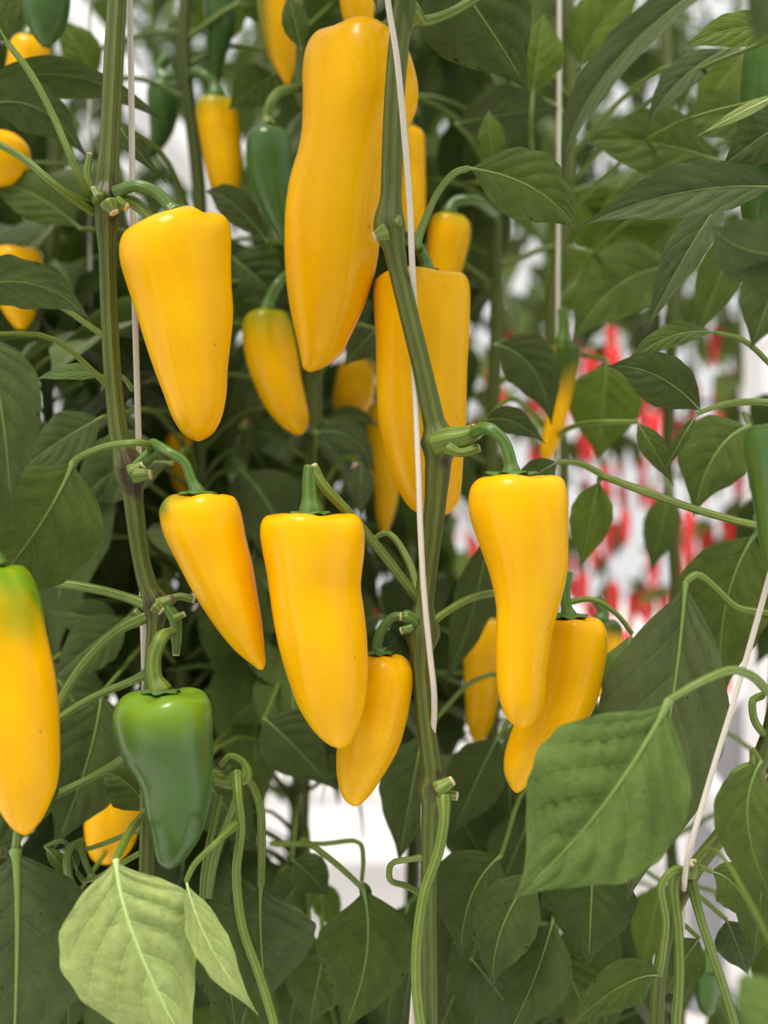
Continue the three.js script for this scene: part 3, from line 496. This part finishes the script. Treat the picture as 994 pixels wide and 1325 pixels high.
pepper([[894, 180, 254, 208], [897, 166, 267], [904, 156, 273], [918, 149, 276.5], [935, 147.5, 277.5], [957, 151, 278], [980, 160, 278], [1000, 173, 278], [1019, 183, 277], [1048, 189, 271], [1081, 197, 261], [1100, 200, 249], [1113, 204, 239], [1121, 211, 228], [1124, 216, 223]], 0.56,
  'unripe glossy green pepper hanging from a thick bent stalk', { mat: M.green, col: gd, phase: 2.9, lobe: 0.12, bumps: 0.12, stalk: [[206, 900], [200, 875], [200, 848], [207, 828], [222, 818, 7, 0.585]], sr: 9, calyx: 0.6, dip: 0.14, stalkMat: M.petiole, tint: (c, t, th, y) => mixc(c, rgb(128, 166, 34), 0.75 * (1 - sstep(y + 10 * noisef(Math.cos(th) * 2, Math.sin(th) * 2, 3), 900, 960))) });
pepper([[731, -20, 18, -2], [733, -30, 28], [740, -40, 36], [755, -46, 44], [770, -49, 49], [816, -50, 57], [845, -48, 63], [874, -44, 69], [905, -38, 73], [931, -32, 75], [960, -26, 76], [994, -18, 75.5], [1019, -10, 72], [1045, 0, 62], [1062, 10, 53], [1072, 18, 45], [1079, 28, 38]], 0.53,
  'long yellow pepper still green at the shoulder, beside the unripe green one', { phase: 1.1, stalk: [[-2, 738], [-8, 715], [-26, 690], [-70, 660, 7, 0.56]], sr: 7.5, tint: patch(rgb(116, 156, 20), 758, 850, 0, 0.5) });
// fruit in the shade of the second line
pepper([[401, 330, 362, 346], [405, 321, 371], [414, 315, 376], [430, 313, 380], [457, 316, 385], [489, 325, 390], [522, 340, 397], [540, 353, 399.5], [553, 366, 398], [561, 378, 393]], 0.82, 'shaded yellow pepper with an olive shoulder beside the hooked tip of the largest pepper', { phase: 0.7, stalk: [[346, 404], [350, 385], [362, 365], [400, 350, 7, 0.9]], tint: patch(rgb(158, 158, 16), 395, 470) });
pepper([[126, 268, 290, 279], [130, 258, 302], [140, 253, 307], [160, 255, 310], [190, 260, 312], [220, 266, 313], [245, 273, 311], [265, 281, 305], [280, 287, 300], [289, 290, 296]], 0.87, 'yellow pepper with a greenish top hanging in front of the white slanting pipe', { stalk: [[279, 128], [275, 108], [262, 96], [249, 96, 7, 0.92]], tint: patch(rgb(150, 154, 20), 122, 165) });
pepper([[-70, 325, 365], [-60, 320, 375], [-40, 322, 382], [0, 331, 385], [30, 335, 385], [54, 340, 384], [72, 347, 383], [90, 357, 381], [105, 366, 377], [112, 371, 374]], 0.82, 'half ripened pepper, olive down one side, above the dark green pepper', { tint: (c, t, th, y, x) => mixc(c, rgb(96, 116, 28), 0.9 * (1 - sstep(x, 336, 362))) });
pepper([[-80, 445, 475], [-70, 438, 484], [-40, 437, 488], [0, 439, 486], [20, 443, 484], [35, 450, 480], [43, 458, 472]], 0.78, 'yellow pepper whose tip shows just above the largest pepper', {});
pepper([[277, 568, 590, 580], [280, 558, 600], [288, 555, 607], [300, 553, 609], [320, 552, 606], [350, 551, 598], [380, 552, 590], [410, 556, 584], [430, 562, 578]], 0.86, 'yellow pepper with only its shoulder showing above the straight-sided pepper', { stalk: [[580, 280], [588, 262], [610, 258], [640, 280, 7, 0.92]], tint: patch(rgb(170, 170, 20), 270, 305) });
pepper([[165, 510, 540], [172, 505, 548], [190, 503, 550], [230, 508, 551], [270, 512, 551], [295, 518, 548], [308, 527, 540]], 0.84, 'yellow pepper in a narrow strip between the largest pepper and the stem', { stalk: [[525, 168], [528, 150], [540, 140]] });
pepper([[463, 450, 475], [468, 442, 484], [480, 436, 487], [500, 432, 486], [520, 430, 482], [533, 434, 476], [540, 442, 468]], 1.0, 'small blurred yellow pepper below the hooked tip, behind thin petioles', { stalk: [[462, 466], [455, 450], [430, 440], [405, 440, 6, 0.92]] });
pepper([[520, 482, 510], [530, 475, 520], [560, 474, 522], [600, 478, 520], [640, 484, 516], [670, 487, 509], [690, 493, 501]], 0.94, 'yellow pepper peeping out along the edge of the straight-sided pepper', { stalk: [[496, 524], [500, 505], [505, 480]] });
pepper([[446, 716, 740], [449, 706, 750], [460, 704, 751], [480, 705, 748], [510, 706, 741], [540, 705, 734], [565, 701, 727], [585, 699, 718], [598, 702, 710]], 0.83, 'slender pepper half green and half yellow under the thin white string', { stalk: [[728, 448], [730, 425], [728, 400]], tint: patch(rgb(66, 96, 30), 470, 535, 0, 0.3) });
pepper([[802, 760, 795], [806, 752, 802], [815, 748, 805], [850, 750, 803], [875, 756, 795], [900, 764, 782]], 0.78, 'yellow pepper with dark green shoulder just behind the slanting yellow pepper', { stalk: [[778, 806], [780, 790], [770, 775]], tint: patch(rgb(70, 92, 30), 806, 832) });
pepper([[970, 140, 165], [978, 128, 176], [1000, 118, 182], [1040, 112, 184], [1070, 109, 180], [1095, 113, 172], [1110, 120, 160], [1116, 130, 150]], 0.76, 'yellow pepper mostly hidden by leaves behind the unripe green one', { stalk: [[152, 974], [155, 955], [170, 940]] });
pepper([[48, 26, 50], [52, 17, 58], [60, 13, 63], [75, 10, 66], [110, 7, 64], [135, 14, 62], [148, 40, 60]], 0.82, 'yellow pepper whose top shows above a dark drooping leaf', { stalk: [[38, 52], [40, 36], [55, 28]] });
pepper([[170, -30, 10], [176, -42, 24], [190, -45, 36], [210, -43, 38], [230, -38, 32], [242, -25, 20], [246, -10, 5]], 0.78, 'short yellow pepper behind the long bare petiole', {});
pepper([[320, 8, 40], [323, -5, 48], [332, -10, 53], [350, -12, 54], [380, -8, 50], [410, 8, 44], [425, 20, 34]], 0.8, 'yellow pepper covered by a grey-green leaf with browned edges', {});
pepper([[800, 606, 640], [806, 598, 650], [830, 597, 655], [870, 600, 652], [910, 602, 644], [935, 604, 638], [955, 610, 628], [961, 615, 622]], 0.86, 'shaded yellow pepper behind a dark leaf next to the long-snouted one', { stalk: [[623, 804], [625, 785], [640, 770]] });
pepper([[560, 222, 242], [565, 214, 250], [585, 212, 258], [605, 218, 256], [630, 225, 250], [640, 232, 244]], 0.95, 'yellow pepper glimpsed below the rounded tip of the plump one', {});
pepper([[163, 338, 356], [167, 328, 368], [178, 320, 375], [195, 318, 378], [225, 322, 379], [255, 331, 379], [280, 343, 378], [300, 357, 375], [311, 364, 371]], 0.76, 'dark green pepper with a smooth curve beside the largest yellow one', { mat: M.green, col: gd, stalk: [[347, 168], [346, 150], [352, 130], [400, 110, 6, 0.88]], stalkMat: M.petiole });
pepper([[106, 202, 226], [112, 192, 231], [130, 190, 232], [155, 193, 229], [175, 194, 222], [195, 191, 208], [204, 192, 198]], 0.98, 'small blurred green pepper in front of the white slanting pipe', { mat: M.green, col: gd, stalk: [[214, 110], [206, 90], [215, 75]] });
pepper([[-30, 272, 295], [-20, 263, 304], [10, 263, 305], [40, 265, 303], [80, 268, 290], [110, 272, 284], [122, 275, 281]], 0.93, 'slim dark green pepper above the yellow one with a greenish top', { mat: M.green, col: gd });
pepper([[-60, 42, 70], [-50, 28, 82], [-20, 28, 90], [10, 29, 89], [35, 36, 84], [50, 45, 74], [60, 54, 66]], 0.76, 'dark green pepper hanging over a yellow pepper top', { mat: M.green, col: gd });
pepper([[548, 984, 1030], [552, 970, 1042], [565, 964, 1050], [590, 965, 1052], [630, 972, 1048], [670, 979, 1040], [705, 984, 1030], [730, 990, 1020], [745, 998, 1010]], 0.52, 'green pepper beside the pale column and the dark hanging leaf', { mat: M.green, col: gd, stalk: [[1006, 552], [1006, 535], [1020, 520], [1048, 530, 6, 0.575]] });
pepper([[30, 985, 1040], [40, 972, 1055], [70, 963, 1062], [110, 959, 1062], [150, 956, 1060], [200, 955, 1050], [250, 958, 1036], [290, 966, 1020], [310, 980, 1005]], 0.66, 'big dark green pepper crossed by narrow leaves near the curled grey leaf', { mat: M.green, col: gd, stalk: [[1012, 36], [1014, 15], [1035, 0], [1070, 10, 6, 0.6]] });
pepper([[1255, 905, 922], [1258, 901, 928], [1275, 900, 930], [1295, 901, 929], [1308, 906, 925], [1315, 912, 918]], 0.8, 'short dark green pepper low between the drooping petioles', { mat: M.green, col: gd, stalk: [[913, 1258], [914, 1240], [925, 1225]] });

// ---------------------------------------------------------------- leaves of the second line
const gaps = [[640, 965, 425, 840], [890, 985, 840, 1210], [410, 510, 1025, 1180], [562, 582, 1185, 1240], [612, 645, 1065, 1100], [90, 150, 10, 110], [140, 200, 70, 190], [195, 250, 140, 260], [250, 290, 235, 300]];
const px = (p) => [497 + p.x / -p.z * FPX, 662.5 - (p.y - EYE) / -p.z * FPX];
const inGap = (p, m) => { const [x, y] = px(p); return gaps.some(([a, b, c, e]) => x > a - m && x < b + m && y > c - m && y < e + m); };
const blade = []; // a few blade shapes shared by all these leaves: base at 0, pointing along +z, face up
for (let k = 0; k < 6; k++) { const r = rng(900 + k), droop = 0.02 + 0.035 * r(); blade.push(leafGeos(V(0, 0, 0), V((r() - 0.5) * 0.015, 0.012, 0.055), V((r() - 0.5) * 0.02, -droop, 0.115), 0.03 + 0.006 * r(), V(0, 1, 0), { fold: 0.12 + 0.3 * r(), curl: 0.1 + 0.15 * r(), wave: 0.12, seed: 700 + k, rows: 12, cols: 7 })); }
let filled = 0;
for (const [k, pl] of [...BG, LP, CP, RP].entries()) {
  const r = rng(300 + k * 17), front = k >= BG.length, n = front ? (pl === RP ? 14 : pl === CP ? 22 : 40) : k < 6 ? 150 : k > 14 ? 80 : k > 9 ? 110 : 85;
  for (let i = 0; i < n; i++) {
    const t = front ? 0.01 + 0.17 * (i + r()) / n : 0.03 + 0.87 * (i + r()) / n, q = pl.curve.getPoint(t); let az = i * 2.4 + r() * 0.9;
    const out = 0.05 + 0.06 * r(), dir = V(Math.sin(az), 0, Math.cos(az));
    const b = q.clone().addScaledVector(dir, out).add(V(0, 0.02 + 0.02 * r(), 0)), s = 0.8 + 0.55 * r(), down = 0.1 + 1.0 * r();
    const e = b.clone().addScaledVector(dir, 0.1 * s * Math.cos(down)).add(V(0, -0.1 * s * Math.sin(down), 0)), mid = b.clone().lerp(e, 0.5);
    if (front ? Math.max(px(b)[1], px(e)[1], px(mid)[1]) > -45 : -Math.max(b.z, e.z) < 0.74) continue;
    const [mx, my] = px(mid); if (mx < -900 || mx > 1900) continue;
    if (inGap(b, 8) || inGap(e, 10) || inGap(q, 4) || [0.25, 0.5, 0.75].some((f) => inGap(b.clone().lerp(e, f), 30))) continue;
    if (fruit.some(([a, c, y, z, fd]) => -e.z < fd + 0.06 && [0.1, 0.3, 0.5, 0.7, 0.9].some((f) => { const [x, h] = px(b.clone().lerp(e, f)); return x > a - 18 && x < c + 18 && h > y - 12 && h < z + 18; }))) continue;
    if (!front && mx > 140 && mx < 370 && my < 150 && -e.z < 1.0) continue;
    if (mx > 640 && my < 400 && r() < 0.85) continue;
    if (mx > 500 && mx < 720 && my > 60 && my < 350 && -e.z < 1.0) continue;
    if (k > 9 && my < 160 && r() < 0.5) continue;
    if (mx < 420 && my < 320 && r() < 0.4) continue;
    if (!front && my < -30 && r() < 0.6) continue;
    const mat = [D, MI, DS, MI, D, MS][Math.floor(r() * 6)];
    const [g, rb] = blade[(i * 5 + k) % 6], lf = mesh('leaf', g, M[mat], pl.g, b.clone().sub(pl.at));
    lf.quaternion.setFromEuler(new THREE.Euler(down, az + (r() - 0.5) * 0.5, (r() - 0.5) * 0.8, 'YXZ')); lf.scale.setScalar(s);
    mesh('midrib', rb, mat === 'leafPale' ? M.ribPale : M.rib, lf);
    const inv = lf.quaternion.clone().invert(), loc = (v) => v.clone().sub(b).applyQuaternion(inv).divideScalar(s);
    const m = q.clone().lerp(b, 0.5).add(V(0, 0.012, 0));
    mesh('petiole', tubeGeo([{ p: loc(q), r: 0.0022 }, { p: loc(m), r: 0.0018 }, { p: V(0, 0, 0), r: 0.0015 }], { seg: 6, per: 3 }), M.petiole, lf); filled++;
  }
}

// ---------------------------------------------------------------- the far rows: plants with red fruit, then foliage beyond
const farLeaf = (() => { const [g] = leafGeos(V(0, 0, 0), V(0, 0.014, 0.05), V(0, -0.03, 0.12), 0.036, V(0, 1, 0), { fold: 0.25, rows: 5, cols: 3, rib: false, wave: 0, seed: 3 }); return g; })();
function farPlant(x, z, h, n, seed, label, group, spread, matName, lo = 0.9) {
  const r = rng(seed), y0 = z < -2 && lo < 1.5 ? 0.428 : 0, at = V(x, y0, z), g = thing('pepper_plant', label, 'plant', at, group), list = [];
  for (let i = 0; i <= 6; i++) list.push({ p: V((r() - 0.5) * 0.05, (h - y0) * (1 - i / 6), (r() - 0.5) * 0.05), r: 0.007 });
  mesh('stem', tubeGeo(list, { seg: 7, per: 3 }), M.stem, g);
  const geos = [], q = new THREE.Quaternion(), m4 = new THREE.Matrix4();
  for (let i = 0; i < n; i++) {
    const az = r() * 6.283, y = lo + (h - lo) * Math.pow(r(), 0.75), o = 0.03 + spread * r();
    q.setFromEuler(new THREE.Euler(0.1 + 1.1 * r(), az, (r() - 0.5) * 0.9, 'YXZ'));
    geos.push(farLeaf.clone().applyMatrix4(m4.compose(V(Math.sin(az) * o, y - y0, Math.cos(az) * o), q, V(1, 1, 1).multiplyScalar(0.75 + 0.6 * r()))));
  }
  const f = mesh('foliage', mergeGeometries(geos), M[matName], g); f.userData.kind = 'stuff';
  return g;
}
for (let i = -4; i < 15; i++) farPlant(-1.75 + i * 0.35, -3.2 - Math.abs(i % 2) * 0.14, 2.9, 165, 1000 + i, 'blurred pepper plant of the row that carries red fruit', 'far row with red peppers', 0.24, i % 2 ? 'leafDark' : 'leafMid', 1.0);
for (let i = -3; i < 15; i++) farPlant(-2.9 + i * 0.52, -4.6 - Math.abs(i % 2) * 0.2, 3.9, 150, 1100 + i, 'green pepper plant far behind the red fruit', 'farthest row of pepper plants', 0.3, i % 2 ? 'leafDark' : 'leafMid', 1.85);
for (let i = -3; i < 15; i++) farPlant(-3.6 + i * 0.64, -6.2 - Math.abs(i % 2) * 0.3, 4.8, 165, 1300 + i, 'green pepper plant far behind the red fruit', 'farthest row of pepper plants', 0.4, i % 2 ? 'leafDark' : 'leafMid', 2.1);
for (let i = 0; i < 11; i++) farPlant(-2.2 + i * 0.44, 1.35 + (i % 2) * 0.15, 2.15, 190, 1200 + i, 'pepper plant of the row across the aisle', 'row across the aisle', 0.24, i % 2 ? 'leafDark' : 'leafMid', 0.3);
{
  const prof = [[0.0005, -0.13], [0.006, -0.126], [0.011, -0.11], [0.0155, -0.08], [0.0185, -0.05], [0.02, -0.02], [0.018, -0.005], [0.012, 0], [0.005, -0.004], [0.0005, -0.005]].map(([x, y]) => new THREE.Vector2(x, y));
  const body = new THREE.LatheGeometry(prof, 14), stalk = tubeGeo([{ p: V(0, -0.006, 0), r: 0.004 }, { p: V(0.004, 0.02, 0), r: 0.0028 }, { p: V(0.02, 0.035, 0.006), r: 0.0028 }], { seg: 6, per: 3 });
  const proto = new THREE.Group(); mesh('body', body, M.red, proto); mesh('stalk', stalk, M.stalk, proto);
  const r = rng(77);
  for (let i = 0; i < 300; i++) {
    const k = i % 11, c = proto.clone(); c.name = numbered('red_pepper'); const az = r() * 6.283, o = 0.05 + 0.13 * r();
    c.position.set(-0.7 + 2.0 * Math.pow(r(), 0.6), 0.82 + 1.05 * Math.pow(r(), 1.2), -3.26 + (az - 3.14) * 0.11); c.rotation.set((r() - 0.5) * 0.4, r() * 6.28, (r() - 0.5) * 0.4); c.scale.setScalar(0.68 + 0.4 * r());
    c.userData = { label: 'blurred red pointed pepper hanging in the far row', category: 'pepper', group: 'red peppers in the far row' }; scene.add(c);
  }
}
{ // raised white growing gutter the far row stands in
  const t = thing('growing_gutter', 'white growing gutter under the red peppers', 'gutter', V(0, 0, -3.26));
  const s = new THREE.Shape([[-0.13, 0.42], [0.13, 0.42], [0.11, 0.3], [-0.11, 0.3]].map(([x, y]) => new THREE.Vector2(x, y)));
  const g = new THREE.ExtrudeGeometry(s, { depth: 7.2, bevelEnabled: true, bevelSize: 0.006, bevelThickness: 0.006, bevelSegments: 2 }); g.rotateY(Math.PI / 2); g.translate(-3.4, 0, 0);
  mesh('trough', g, M.whiteMetal, t);
  for (let x = -3.2; x < 3.8; x += 1.1) mesh('leg', new THREE.CylinderGeometry(0.018, 0.018, 0.3, 12), M.greyMetal, t, V(x, 0.15, 0));
}
console.log('leaves traced', leafCount, 'filled', filled);
renderer.render(scene, camera);
